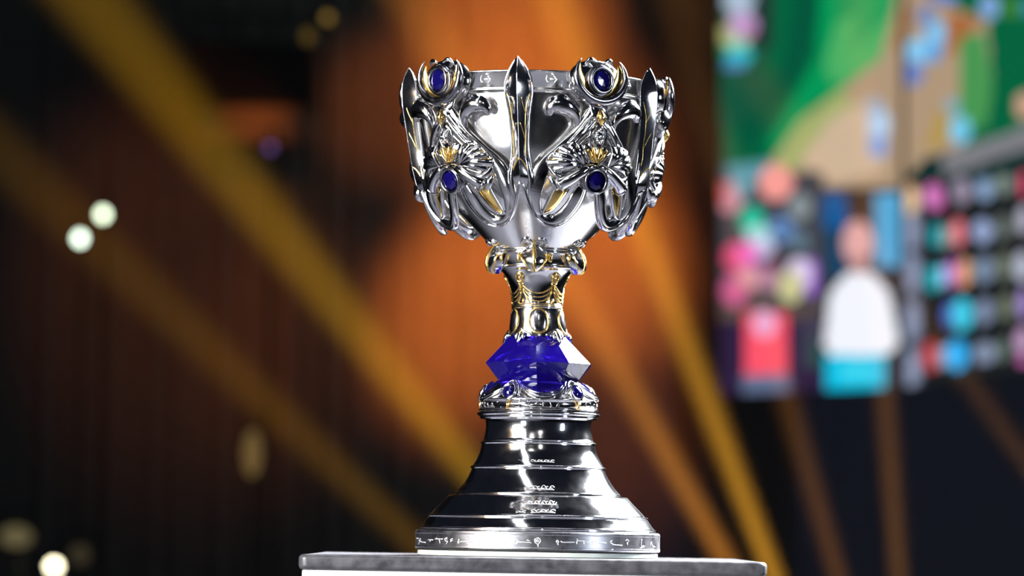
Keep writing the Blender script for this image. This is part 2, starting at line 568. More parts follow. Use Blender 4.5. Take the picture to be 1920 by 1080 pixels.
scr = scroll(970, 1039, 864, 6, 11) + scroll(967, 1039, 914, 9, 9) + scroll(962, 1043, 942, 9, 12) + scroll(967, 985, 959, 5, 3) + scroll(995, 1041, 958, 7, 5)
stuff_part('engraved_scroll', marks(scr, lambda y: float(cone_R(y)) + .3, 0.65), 'frost', o1, 0, 'worn engraved scrolls on the front of the foot')

# ---- collar under the crystal
prof = [(60, zf(716)), (72, zf(717)), (76, zf(720))] + curve([(80, 722), (90, 730), (100, 740), (108, 748)]) + bead(109.5, 751, 1.8)
prof += [(109, zf(753)), (109, zf(767))] + bead(110, 769, 2.0) + [(106, zf(773))]
collar = part('lower_collar', lathe(prof, 128), 'relief')
COL = interp([(zf(y), r) for r, y in ((70, 705), (76, 718), (84, 724), (94, 732), (104, 742), (109, 749), (110, 780))])
LG = math.radians(-31.5)


def SC(x, y, h): return S(x, y, h, LG, COL)


def collar_sector():
    out = {}
    # rows of three swag cords between two jewels (left peak 961,710 .. low 1017,748 .. right peak 1073,712)
    sw = Geo()
    a36 = math.radians(36)
    def cp(u, y, h):           # u in -1..1 between jewels; local frame is the jewel, so turn by 36 + 36u degrees
        th = a36 + a36 * u; Z = zf(y) ; R = float(COL(Z)) + h
        return np.array([R * math.sin(th), -R * math.cos(th), Z])
    for off, rr, hh in ((0, 2.6, 3.0), (6.5, 2.0, 2.4), (-6, 1.6, 2.0)):
        pts = [cp(u, 713 + off * (1 - abs(u) * .7) + 33 * (1 - abs(u) ** 1.7) , hh) for u in np.linspace(-.97, .97, 17)]
        sw.join(tube(pts, rr, rr, 8, False, None, 2))
    out['swag'] = sw
    P, en = plane_at(951, 737, 4, math.radians(28), LG)
    # plane_at uses ENV; place by hand on the collar instead
    Z = zf(737.5); R = float(COL(Z)) + 7
    p = np.array([0, -R, Z]); es = np.array([1.0, 0, 0]); tl = math.radians(22)
    en = np.array([0, -math.cos(tl), math.sin(tl)]); et = np.array([0, math.sin(tl), math.cos(tl)])
    P = lambda s, t, n: p + es * s + et * t + en * n
    out['P'] = P
    st = ring_on(P, en, 14, 15, 3.0, 3.6, 0)
    st.join(tube([P(-20, -2, -7), P(-14, 14, -5), P(0, 26, -9), P(14, 14, -5), P(20, -2, -7)], [3, 3, 2.5, 3, 3], 3, 8, False, lambda q: en))
    st.join(disc_on(P, [(18, 19, -8), (15, 16, -1), (0, 0, -1)], 32))
    out['setting'] = st
    out['jewel'] = disc_on(P, [(12, 13, -1), (11, 12, 3), (8, 8.6, 5.5), (4, 4.2, 7), (0, 0, 7.4)], 28)
    gs = Geo()
    for dx in (-3.5, 1.0):
        gs.join(tube([np.array([dx + 4, -112.5, zf(755)]), np.array([dx * .5, -112.5, zf(770)])], 1.5, 1.5, 6, False, None, 1))
    out['strut'] = gs
    rn = Geo()
    for k in range(7):
        th = math.radians(13 + k * 7.5); base = zf(760)
        q = lambda a, b: np.array([109.6 * math.sin(th + a / 110), -109.6 * math.cos(th + a / 110), base + b])
        shape = [[(-2, -5), (-2, 5), (2, 2)], [(-3, 4), (3, 4), (0, -5)], [(-3, 0), (3, 0), (3, 4)], [(0, -5), (0, 5), (3, 0)], [(-2, 4), (2, -4)], [(-3, -4), (0, 4), (3, -4)], [(-3, 3), (3, 3)]][k]
        rn.join(tube([q(*c) for c in shape], .8, .6, 6, False, None, 1))
    out['marks'] = rn
    return out


cs_ = collar_sector()
for k in range(5):
    phi = LG + 2 * math.pi * k / 5
    part('swag', cs_['swag'], 'relief', collar, phi)
    part('gold_strut', cs_['strut'], 'gold', collar, phi)
    stuff_part('collar_marks', cs_['marks'], 'relief', collar, phi)
    s_ = part('jewel_setting', cs_['setting'], 'relief', None, phi)
    part('blue_jewel', cs_['jewel'], 'gem', s_, phi, 'small round blue jewel')

# ---- crystal
cry = lathe([(1, zf(632)), (54, zf(632)), (103, zf(682)), (74, zf(719)), (1, zf(719))], 10, math.radians(-3), False)
part('crystal', cry, 'crystal', None, 0, 'big faceted blue crystal')

# ---- stem
prof = curve([(54, 632), (53, 625), (50.5, 610), (49, 598), (47.5, 585), (46.5, 579)]) + bead(47, 577, 2.0)[::-1] + bead(47, 573, 1.6)[::-1]
prof += curve([(46, 570), (46.5, 560), (49, 545), (53, 530), (60, 516), (68, 506)]) + [(70, zf(505))]
stem = part('stem', lathe(prof, 96), 'relief')
STEM = interp([(zf(y), r) for r, y in ((54, 632), (53, 625), (50.5, 610), (49, 598), (47.5, 585), (46.5, 575), (46, 570), (46.5, 560), (49, 545), (53, 530), (60, 516), (68, 506))])


def st_pt(deg, y, h=0.6):
    th = math.radians(deg); Z = zf(y); R = float(STEM(Z)) + h
    return np.array([R * math.sin(th), -R * math.cos(th), Z])


ov = tube([st_pt(21.5 * math.cos(a), 603 - 23 * math.sin(a), .8) for a in np.linspace(0, 2 * math.pi, 40, False)], 1.9, 1.6, 8, True)
cab = Geo()
v = []; f = []
for i, q in enumerate((1.0, .8, .55, .3, .02)):
    for k in range(32):
        a = 2 * math.pi * k / 32; v.append(st_pt(20 * q * math.cos(a), 603 - 21.5 * q * math.sin(a), .3 + 3.2 * math.sqrt(max(0, 1 - q * q))))
for i in range(4):
    for k in range(32): f.append((i * 32 + k, i * 32 + (k + 1) % 32, (i + 1) * 32 + (k + 1) % 32, (i + 1) * 32 + k))
cab.add(v, f)
sw = Geo()
for yo, rr in ((0, 1.3), (7, 1.0), (14, 1.2)):
    sw.join(tube([st_pt(36 + 36 * u, 534 + yo * .7 * (1 - abs(u)) + (18 + yo * .35) * (1 - abs(u) ** 2.2) + abs(u) * yo * .9, 1.0) for u in np.linspace(-.93, .93, 15)], rr, 1.1, 8, False, None, 2))
peak = Geo()
for sg in (-1, 1):
    peak.join(tube([st_pt(sg * 5, 533, 1), st_pt(sg * 3, 545, 1), st_pt(sg * 9, 560, 1), st_pt(sg * 16, 569, 1)], 1.5, 1.3, 8))
    peak.join(tube([st_pt(sg * 3, 571, 1), st_pt(0, 562, 1)], 1.0, 1.0, 6))
cir = tube([st_pt(7.5 * math.cos(a), 524 - 8 * math.sin(a), 2.2) for a in np.linspace(0, 2 * math.pi, 28, False)], 1.8, 1.8, 8, True)
btn = ball(st_pt(0, 524, 1.5), (3.2, 0, 0), (0, 0, 3.2), (0, -2.5, 0))
paw = Geo()
for u, y0, y1, rr in ((-7, 622, 639, 4.2), (0, 620, 645, 5.2), (7, 622, 639, 4.2)):
    Z0, Z1 = zf(y0), zf(y1)
    th = math.radians(u)
    R1 = 54 + (y1 - 632) * .95
    paw.join(tube([np.array([53 * math.sin(th * .4), -53 * math.cos(th * .4), Z0]), np.array([60 * math.sin(th), -60 * math.cos(th), zf(632)]), np.array([(R1 + 2) * math.sin(th), -(R1 + 2) * math.cos(th), Z1])], [rr, rr * 1.15, 2.2], None, 10))
paw.join(tube([st_pt(-22, 630, 1.5), st_pt(-10, 625, 3), st_pt(0, 622, 4), st_pt(10, 625, 3), st_pt(22, 630, 1.5)], [2, 3, 3.4, 3, 2], 3, 8))
pawg = ball(np.array([0, -59, zf(627)]), (6, 0, 0), (0, 1.5, 5), (0, -4.5, 1))
for k in range(5):
    a = 2 * math.pi * k / 5
    fr = part('oval_frame', ov, 'gold', stem, a + math.radians(1.5))
    part('oval_boss', cab, 'dark_silver', stem, a + math.radians(1.5))
    h36 = a + math.radians(36 + 1.5)
    part('gold_swag', sw, 'gold', stem, h36)
    part('gold_peak', peak, 'gold', stem, h36)
    part('gold_ring', cir, 'gold', stem, h36)
    part('gold_button', btn, 'gold', stem, h36)
    pw_ = part('crystal_claw', paw, 'relief', None, h36)
    part('gold_bead', pawg, 'gold', pw_, h36)
part('gold_fillet', lathe(bead(47.6, 575, 1.2), 96), 'gold', stem)

# ---- upper collar with five hooked clasps
prof = [(60, zf(512)), (70, zf(507))] + bead(72, 503.5, 2.6)[::-1] + [(72.5, zf(499)), (72.5, zf(481))] + bead(75, 477, 2.6)[::-1] + bead(76, 471, 2.8)[::-1] + [(76, zf(467)), (60, zf(466))]
ucol = part('upper_collar', lathe(prof, 96, 0, True), 'relief')


def clasp():
    g = Geo(); gold = Geo(); p = lambda s, y, r: np.array([s, -r, zf(y)])
    up = lambda q: (0, -1, 0)
    # shield: a bowed plate, wide at the shoulders and hooked in at the foot
    rows = [(462, 3, 78), (468, 9, 82), (474, 15, 86), (480, 23, 88), (486, 24.5, 91), (494, 22, 93), (502, 17, 93), (509, 10, 90), (515, 3, 84)]
    v = []; f = []; n = 9
    for y, hw, r in rows:
        for j in range(n):
            u = -1 + 2 * j / (n - 1); v.append((hw * u, -(r + 4 - 12 * abs(u) ** 1.5 * (hw / 25)), zf(y)))
    for i in range(len(rows) - 1):
        for j in range(n - 1): f.append((i * n + j, i * n + j + 1, (i + 1) * n + j + 1, (i + 1) * n + j))
    o = len(v)
    for y, hw, r in rows:
        for j in (0, n - 1):
            u = -1 + 2 * j / (n - 1); v.append((hw * u, -70, zf(y)))
    for i in range(len(rows) - 1):
        f.append((i * n, (i + 1) * n, o + 2 * i + 2, o + 2 * i)); f.append((i * n + n - 1, o + 2 * i + 1, o + 2 * i + 3, (i + 1) * n + n - 1))
    g.add(v, f)
    for sg in (-1, 1):
        gold.join(tube([(sg * hw, -(r - 7 * (hw / 25)), zf(y)) for y, hw, r in rows[3:]], [1.2, 1.6, 1.7, 1.6, 1.5, 1.2], 1.6, 8, False, up))
        g.join(tube([(sg * hw, -(r - 6 * (hw / 25)), zf(y)) for y, hw, r in rows[:4]], [1.5, 2.2, 2.4, 2.2], 2.2, 8, False, up))
        gold.join(ball((sg * 29, -76, zf(488)), (5, 0, 0), (0, 0, 9), (0, -3, 0)))
    gold.join(tube([p(0, 463, 82), p(0, 478, 92.5), p(0, 495, 97.5), p(0, 508, 94.5), p(0, 515, 88)], [2.5, 4, 4.2, 4, 2.5], [2, 2.4, 2.4, 2.2, 1.5], 8, False, up))
    gold.join(ball((0, -80, zf(457)), (4.5, 0, 0), (0, 0, 6.5), (0, -4, 0)))
    sc_ = Geo()
    for sg in (-1, 1):   # little scroll feet on the bowl
        sc_.join(tube([p(0, 464, 78), p(sg * 10, 455, 90), p(sg * 18, 455, 90), p(sg * 24, 462, 84)], [3, 4, 3.5, 2], None, 8, False, up))
    g.join(sc_)
    return g, gold


cg, cgold = clasp()
for k in range(5):
    a = math.radians(-3) + 2 * math.pi * k / 5
    c_ = part('clasp', cg, 'relief', None, a)
    part('gold_bar', cgold, 'gold', c_, a)

# ---- bowl
ys = np.concatenate([np.linspace(470, 196, 60)])
prof = [(float(BOWL(zf(y))), zf(y)) for y in ys]
sm_ = np.array(prof); 
for _ in range(6): sm_[1:-1] = (sm_[:-2] + 2 * sm_[1:-1] + sm_[2:]) / 4
prof = [tuple(q) for q in sm_]
prof += bead(223, 194, 2.2)[::-1] + [(224, zf(191)), (226, zf(189.5)), (226, zf(164))] + bead(227, 161.5, 2.0)[::-1]
prof += [(222, zf(159.5)), (219, zf(162))] + [(float(BOWL(zf(y))) - 9, zf(y)) for y in np.linspace(195, 440, 24)] + [(2, zf(445))]
bowl = part('bowl', lathe(prof, 160), 'silver')
rm = Geo()
for k in range(5):
    a = FIN0 + 2 * math.pi * k / 5
    for sg in (-1, 1):
        th0 = a + sg * math.radians(15.5)
        q = lambda s, b: np.array([226.6 * math.sin(th0 + s / 226), -226.6 * math.cos(th0 + s / 226), zf(176) + b])
        for ln in ([(-9, 6), (-11, 0), (-9, -5), (-6, -5)], [(-4, 0), (6, 0)], [(3, 6), (9, 0), (4, -6)], [(-1, 9), (5, 9)]):
            rm.join(tube([q(*c) for c in ln], 1.0, .7, 6, False, None, 1))
stuff_part('rim_marks', rm, 'frost', bowl)

# ---- five blades on the bowl
def blade():
    """Lance shaped rib with a sharp keel; rows are photo rows of the front blade."""
    rows = [(103.5, .6, 2), (107, 3.5, 4), (113, 7.5, 6.5), (122, 13, 9), (135, 19.5, 11.5), (150, 24, 13.5), (163, 25.5, 14), (178, 24.5, 13.5), (195, 22, 13),
            (212, 19.5, 13), (240, 17.5, 13), (270, 15.5, 13), (295, 17, 13), (315, 19.5, 12), (332, 20, 10), (348, 12, 6), (358, 4, 2)]
    A = smooth_path([(y, hw, kh) for y, hw, kh in rows], 4)
    L = Geo(); n = 6
    Zs = [S(967, y, 8, FIN0)[2] for y in A[:, 0]]
    zy = lambda y: S(967, y, 8, FIN0)[2]
    RBL = interp([(zy(y), r) for y, r in ((103.5, 236), (113, 232), (135, 228), (165, 227), (212, 224), (250, 219), (300, 213), (332, 211), (358, 205))])
    KBL = interp([(zy(y), r) for y, r in ((103.5, 237), (113, 242), (122, 246), (135, 249.5), (150, 251), (178, 250), (212, 245), (250, 240), (300, 233), (332, 226), (358, 210))])
    for sg in (-1, 1):
        v = []; f = []
        for (y, hw, kh), Z in zip(A, Zs):
            Rb = float(RBL(Z)); kh = float(KBL(Z)) - Rb
            for j in range(n):
                u = j / (n - 1); v.append((sg * hw * (1 - u), -(Rb + kh * (u ** .8)), Z))
        for i in range(len(A) - 1):
            for j in range(n - 1):
                q = (i * n + j, i * n + j + 1, (i + 1) * n + j + 1, (i + 1) * n + j); f.append(q if sg < 0 else q[::-1])
        L.add(v, f)
        # returns from the edge to the back
        v = []; f = []
        for (y, hw, kh), Z in zip(A, Zs):
            Rb = float(RBL(Z)); bk = min(1.0, hw / 24.0)
            v += [(sg * hw, -Rb, Z), (sg * hw * .95, -(Rb - 3 * bk), Z), (sg * hw * .5, -(Rb - 8 * bk), Z), (0, -(Rb - 9 * bk), Z)]
        for i in range(len(A) - 1):
            for j in range(3):
                q = (i * 4 + j, (i + 1) * 4 + j, (i + 1) * 4 + j + 1, i * 4 + j + 1); f.append(q if sg < 0 else q[::-1])
        L.add(v, f)
    rim_ = Geo()
    for sg in (-1, 1):
        P = [(sg * hw, -(float(RBL(Z)) + .5), Z) for (y, hw, kh), Z in list(zip(A, Zs))[6:]]
        rim_.join(tube(P, 1.4, 1.4, 8, False, None, 1))
    keel = tube([(0, -float(KBL(Z)), Z) for (y, hw, kh), Z in zip(A, Zs)], .55, .6, 6, False, None, 1)
    rim_.join(keel)
    hwf = interp([(-z, h_) for h_, z in zip(A[:, 1], Zs)]); khf = interp([(-z, h_) for h_, z in zip(A[:, 2], Zs)])
    def face(u, y, h=.5):
        Z = S(967, y, 8, FIN0)[2]; hw = float(hwf(-Z)); kh = float(khf(-Z))
        return np.array([u * hw, -(float(RBL(Z)) + (float(KBL(Z)) - float(RBL(Z))) * ((1 - abs(u)) ** .8) + h), Z])
    vine = Geo()
    L_ = [[(.85, 172), (.7, 195), (.66, 225), (.72, 255), (.68, 285), (.85, 310)], [(.68, 212), (.42, 195), (.3, 182)], [(.70, 262), (.45, 245), (.2, 230)]]
    for ln in L_:
        for sg in (-1, 1): vine.join(tube([face(sg * u, y) for u, y in ln], 0.5, 0.5, 6))
    vee = tube([face(-.95, 333), face(-.7, 318), face(-.35, 303), face(0, 297), face(.35, 303), face(.7, 318), face(.95, 333)], 1.1, 1.1, 6)
    vine.join(vee)
    return L, rim_, vine


bl, blr, vine = blade()
for k in range(5):
    a = FIN0 + 2 * math.pi * k / 5
    b_ = part('blade', bl, 'chrome', None, a)
    part('blade_edge', blr, 'relief', b_, a)
    part('gold_vine', vine, 'gold', b_, a)

# ---- five relief panels between the blades
def path(L, n=0):
    return [S(x, y, h) for x, y, h in L]


def sector():
    o = {}
    # medallion: mount, crescent, lining, bezel, gem
    P, en = plane_at(1118, 143, 4, math.radians(0))
    mount = disc_on(P, [(54, 40, -18), (53, 39, -6), (47, 34, -1), (0, 0, 0)], 48, 0, -9)
    crown = Geo()
    crown.join(tube([P(-30, 20, 2), P(-20, 29, 6), P(-8, 24, 8)], [1.5, 4, 2], None, 8, False, lambda q: en))
    crown.join(tube([P(30, 20, 2), P(20, 29, 6), P(8, 24, 8)], [1.5, 4, 2], None, 8, False, lambda q: en))
    # flared neck that runs from the mount to the hood
    neck = tube([S(1119, 186, 2), S(1120, 198, 3), S(1120, 208, 6), S(1120, 222, 8)], [30, 22, 17, 13], [8, 8, 9, 9], 14)
    o['mount'] = Geo().join(mount).join(crown)
    pts = []; ww = []
    for a in np.linspace(math.radians(141), math.radians(399), 41):
        pts.append(P(51 * math.cos(a), 46 * math.sin(a), 8)); q = (a - math.radians(270)) / math.radians(129)
        ww.append(max(.5, 7.6 * (1 - abs(q) ** 3.2)))
    ww = [x * 1.12 for x in ww]
    o['crescent'] = tube(pts, ww, [x * 1.1 for x in ww], 12, False, lambda q: en, 1)
    v = []; f = []
    aa = np.linspace(math.radians(150), math.radians(390), 33)
    for a in aa:
        e = 1 - abs((a - math.radians(270)) / math.radians(120)) ** 4
        for rr, n in ((46, 5), (38, 1), (26, 3)):
            q = rr + (46 - rr) * (1 - e) * .8; v.append(P(q * 1.05 * math.cos(a), q * .96 * math.sin(a), n))
    for i in range(len(aa) - 1):
        for j in range(2): f.append((i * 3 + j, (i + 1) * 3 + j, (i + 1) * 3 + j + 1, i * 3 + j + 1))
    o['lining'] = Geo().add(v, f)
    bz = ring_on(P, en, 21.5, 22.5, 4.0, 5, 12, 48, 0, -8)
    bz.join(ring_on(P, en, 25.5, 26.5, 2.4, 3, 7, 48, 0, -8))
    v = []; f = []
    for rr, n in ((26, 0), (26, 8), (18, 9)):
        for k in range(40):
            a = 2 * math.pi * k / 40; v.append(P(rr * math.cos(a), -8 + rr * 1.04 * math.sin(a), n))
    for i in range(2):
        for k in range(40): f.append((i * 40 + k, i * 40 + (k + 1) % 40, (i + 1) * 40 + (k + 1) % 40, (i + 1) * 40 + k))
    bz.add(v, f)
    o['bezel'] = bz
    o['gem'] = disc_on(P, [(19, 20, 9), (17.5, 18.4, 14), (11, 11.5, 17), (0, 0, 17.5)], 10, 0, -8, False)

    # horn curl, left one; the other is its mirror
    o['horn'] = fuse(tube(path([(1079, 241, -2), (1082, 226, 2), (1076, 210, 5), (1061, 198, 7), (1045, 196, 7), (1033, 204, 7), (1030, 217, 8)]),
                          [3.5, 7, 12, 16.5, 17, 12, 3.5], [5, 8, 12, 15, 15, 11, 4], 18).join(
                     tube(path([(1081, 238, 2), (1086, 222, 8), (1078, 199, 14), (1058, 180, 12), (1037, 184, 11), (1026, 199, 9), (1029, 216, 9)]), [1.5, 2.5, 3, 3, 3, 2.5, 2], None, 8)), 1.0, 3)

    # figure: drape straps, hood ridges, cap
    f1 = Geo().join(neck)
    strap = tube(path([(1108, 208, 2), (1094, 232, 1), (1078, 252, 0), (1062, 267, -2), (1043, 286, -3), (1022, 308, -3), (1008, 335, 0), (1001, 365, 3), (1006, 390, 2), (1017, 404, 0)]),
                 [9, 10, 10, 10, 11, 14, 16, 14, 10, 4], [8, 8, 7, 6, 5, 6, 7, 7, 6, 3], 16)
    strap2 = tube(path([(985, 285, -3), (990, 310, 0), (995, 338, 2), (993, 362, 3), (1001, 390, 3), (1013, 408, 1)]), [3, 5, 7, 6, 5, 4], [3, 5, 6, 6, 5, 4], 10)
    lines = Geo()
    for L, r in (([(1117, 226, 12), (1098, 247, 12), (1079, 268, 8)], [3.5, 4.5, 3.5]), ([(1111, 218, 11), (1086, 249, 10), (1066, 270, 5)], [2.5, 3.5, 2.5]),
                 ([(1118, 240, 10), (1102, 257, 9), (1085, 273, 7)], [2.5, 3, 2.5]), ([(1084, 262, 6), (1074, 272, 9), (1084, 276, 10), (1100, 290, 10), (1106, 304, 8)], [3, 4, 4, 4, 3])):
        lines.join(tube(path(L), r, None, 10))
    f1.join(both(Geo().join(strap).join(strap2).join(lines)))
    f1.join(ball(S(1121, 214, 6) * np.array([0, 1, 1]), (17, 0, 0), (0, 0, 17), (0, -11, 0)))
    f1.join(ball(S(1121, 284, 0) * np.array([0, 1, 1]), (30, 0, 0), (0, 0, 26), (0, -11, 0)))
    # hood lips around the little head
    f1.join(both(tube(path([(1119, 236, 14), (1109, 246, 12), (1106, 262, 10), (1110, 276, 9)]), [2.5, 3, 3, 2.5], None, 8)))
    o['figure'] = fuse(f1, 1.15, 3)
    hd = Geo()
    c = S(1122, 256, 12) * np.array([0, 1, 1])
    hd.join(ball(c, (8, 0, 0), (0, 0, 14), (0, -8, 0)))
    for s, t in ((-5, 6), (5, 6), (0, 10), (-6, -1), (6, -1), (0, -2), (-4, -8), (4, -8), (0, -12)):
        hd.join(ball(c + np.array([s, -6 + abs(s) * .4, t]), (3.4, 0, 0), (0, 0, 3.4), (0, -3, 0), 8, 6))
    o['knob'] = hd
    c = S(1122, 221, 16) * np.array([0, 1, 1])
    o['diamond'] = tube([c + np.array(q) for q in ((0, -1, 16), (0, -4, 9), (0, -6, 0), (0, -4, -8), (0, 0, -14))], [1.5, 5.5, 9, 6, 1.5], [1.5, 4, 6, 4, 1.5], 4, False, None, 4)
    gf = Geo()
    for L in ([(1102, 280, 11), (1109, 292, 13), (1116, 305, 12)], [(1114, 276, 13), (1117, 290, 15), (1119, 305, 13)]):
        gf.join(tube(path(L), [2.5, 3.6, 2.5], None, 8))
    o['folds'] = both(gf)

    # ribbed shoulder (left)
    rib = Geo(); gl = Geo()
    tips = [(1086, 273, 8), (1070, 272, 8), (1052, 277, 6), (1038, 290, 4), (1028, 305, 3), (1040, 317, 5)]
    hub = (1094, 309, 12)
    for i, tp in enumerate(tips):
        mid = ((tp[0] * .5 + hub[0] * .5), (tp[1] * .5 + hub[1] * .5) - 3, 15)
        rib.join(tube(path([tp, mid, hub]), [7.5, 7, 3], [6, 7, 4], 10))
        if i < 5:
            t2 = tips[i + 1]; g0 = ((tp[0] + t2[0]) / 2, (tp[1] + t2[1]) / 2, 8); gm = ((g0[0] + hub[0]) / 2, (g0[1] + hub[1]) / 2 - 2, 19)
            gl.join(tube(path([g0, gm, (hub[0] - 2, hub[1], 15)]), [1.2, 1.5, .9], None, 6))
    rib.join(tube(path([(1084, 272, 6), (1062, 271, 6), (1040, 284, 4), (1026, 304, 2), (1040, 320, 4), (1062, 323, 6), (1090, 313, 10)]), [2.5] * 7, None, 8))
    o['shoulder'] = fuse(rib, 1.0, 1)
    o['shoulder_gold'] = gl

    # sleeve with a cuff (left) reaching to the jewel
    sl = Geo()
    sl.join(tube(path([(1049, 347, 10), (1060, 341, 14), (1074, 333, 16), (1090, 323, 16), (1101, 316, 14)]), [12, 11, 10, 9, 8], None, 16))
    for x, y, r in ((1049, 347.5, 13.5), (1088, 324, 10.5), (1094, 320.5, 10)):
        sl.join(tube(path([(x - 1.3, y + .8, 13 if x > 1060 else 10), (x + 1.3, y - .8, 13 if x > 1060 else 10)]), [r, r], None, 16, False, None, 1))
    sl.join(tube(path([(1101, 316, 14), (1110, 313, 15), (1119, 316, 15)]), [7, 5.5, 4], None, 10))
    sl.join(tube(path([(1030, 312, 0), (1040, 325, 5), (1052, 332, 9), (1066, 330, 12)]), [4, 6, 7, 5], None, 10))
    sl.join(tube(path([(1030, 330, 2), (1038, 342, 6), (1044, 356, 8)]), [4, 7, 5], None, 10))
    o['sleeve'] = sl

    # lower jewel
    P2, en2 = plane_at(1119, 340, 16, math.radians(-14))
    js = ring_on(P2, en2, 21.5, 21.5, 3.4, 5, 2).join(disc_on(P2, [(24, 24, -16), (23, 23, -1), (0, 0, -1)], 40))
    o['jset'] = js
    o['jgem'] = disc_on(P2, [(19, 19, 0), (16, 16, 4.5), (8, 8, 7), (0, 0, 7.4)], 8, 0, 0, False)

    # hanging loop (left)
    outer = [(973, 341, 6), (980, 346, 6), (986, 366, 6), (994, 389, 6), (1004, 407, 5), (1018, 419, 4), (1036, 425, 3), (1052, 421, 3), (1068, 408, 4), (1082, 391, 5), (1092, 372, 5), (1098, 352, 4)]
    lo = tube(path(outer), [3.2] * 12, [6.5] * 12, 12)
    band_ = [(1003, 372, 1), (1006, 392, 1), (1016, 406, 0), (1034, 412, -1), (1052, 404, 0), (1068, 388, 1), (1080, 368, 2), (1090, 348, 2)]
    lo.join(tube(path(band_), [8, 9, 10, 10, 10.5, 11, 11, 8], [4.5] * 8, 14))
    inn = [(1044, 338, 6), (1036, 358, 5), (1026, 380, 4), (1018, 400, 3), (1030, 398, 3), (1044, 386, 4), (1058, 368, 5), (1068, 350, 5)]
    li = tube(path(inn), [2.8] * 8, [4] * 8, 10)
    o['loop'] = Geo().join(lo)
    o['loop_in'] = li
    v = path([(1044, 340, -1), (1066, 352, -1), (1056, 370, 0), (1042, 388, 0), (1020, 400, 0), (1028, 376, 0), (1038, 355, 0)]) + [S(1043, 366, 6)]
    o['inset'] = Geo().add(v, [(i, (i + 1) % 7, 7) for i in range(7)], True)
    return o


sec = sector()
for k in range(5):
    a = SEC0 + 2 * math.pi * k / 5
    md = part('medallion', sec['mount'], 'relief', None, a)
    part('crescent', sec['crescent'], 'dark_silver', md, a)
    part('gold_lining', sec['lining'], 'gold', md, a)
    part('bezel', sec['bezel'], 'dark_silver', md, a)
    part('blue_gem', sec['gem'], 'gem', md, a, 'round dark blue gem')
    fg = part('draped_relief', sec['figure'], 'relief', None, a)
    part('beaded_knob', sec['knob'], 'relief', fg, a)
    part('gold_diamond', sec['diamond'], 'gold', fg, a)
    part('gold_fold', sec['folds'], 'gold', fg, a)
    js = part('jewel_setting', sec['jset'], 'dark_silver', None, a)
    part('blue_jewel', sec['jgem'], 'gem', js, a, 'round dark blue jewel')
    for fn in (lambda g: g, mirror):
        part('horn', fn(sec['horn']), 'relief', None, a)
        s_ = part('ribbed_shoulder', fn(sec['shoulder']), 'relief', None, a)
        part('gold_rib', fn(sec['shoulder_gold']), 'gold', s_, a)
        part('sleeve', fn(sec['sleeve']), 'relief', None, a)
        lp = part('hanging_loop', fn(sec['loop']), 'relief', None, a)
        part('inner_loop', fn(sec['loop_in']), 'relief', lp, a)
        part('gold_inset', fn(sec['inset']), 'gold', lp, a, 'gold inset')

# ------------------------------------------------------------------ disc under the foot, pedestal
ZT = Z_EYE - 43 * U
gd = build('glass_disc', lathe([(1, -33), (222, -33), (225, -34), (225, -42), (223, -43), (1, -43)], 128, 0, False), M['acrylic'], None, bake(0))
gd.data.polygons.foreach_set('use_smooth', np.zeros(len(gd.data.polygons), bool))
tag(gd, 'pale translucent acrylic disc between the trophy foot and the pedestal top', 'disc')

ped = empty('pedestal', (0, 0, 0))
tag(ped, 'white square pedestal with a thick grey rounded top under the silver trophy', 'pedestal')
hw = 0.3095
pcx = (999.5 - 960 + .5) * U * 0.94
build('pedestal_top', rounded_slab(pcx, 0, hw, hw, ZT - 0.0205, ZT - 0.0002, 0.012, 0.006), M['slab'], ped)
pb = build('pedestal_body', rounded_slab(pcx + .0015, 0, hw - .003, hw - .003, 0.0, ZT - 0.0207, 0.01, 0.002), M['white'], ped)
pb['label'] = 'white body'

# ------------------------------------------------------------------ LED screen
def srgb(c):
    c = np.array(c, float) / 255.0
    return np.where(c <= .04045, c / 12.92, ((c + .055) / 1.055) ** 2.4)


def inside(px, py, poly):
    r = np.zeros(px.shape, bool); n = len(poly)
    for i in range(n):
        x0, y0 = poly[i]; x1, y1 = poly[(i + 1) % n]
        if y0 == y1: continue
        r ^= ((y0 > py) != (y1 > py)) & (px < (x1 - x0) * (py - y0) / (y1 - y0) + x0)
    return r


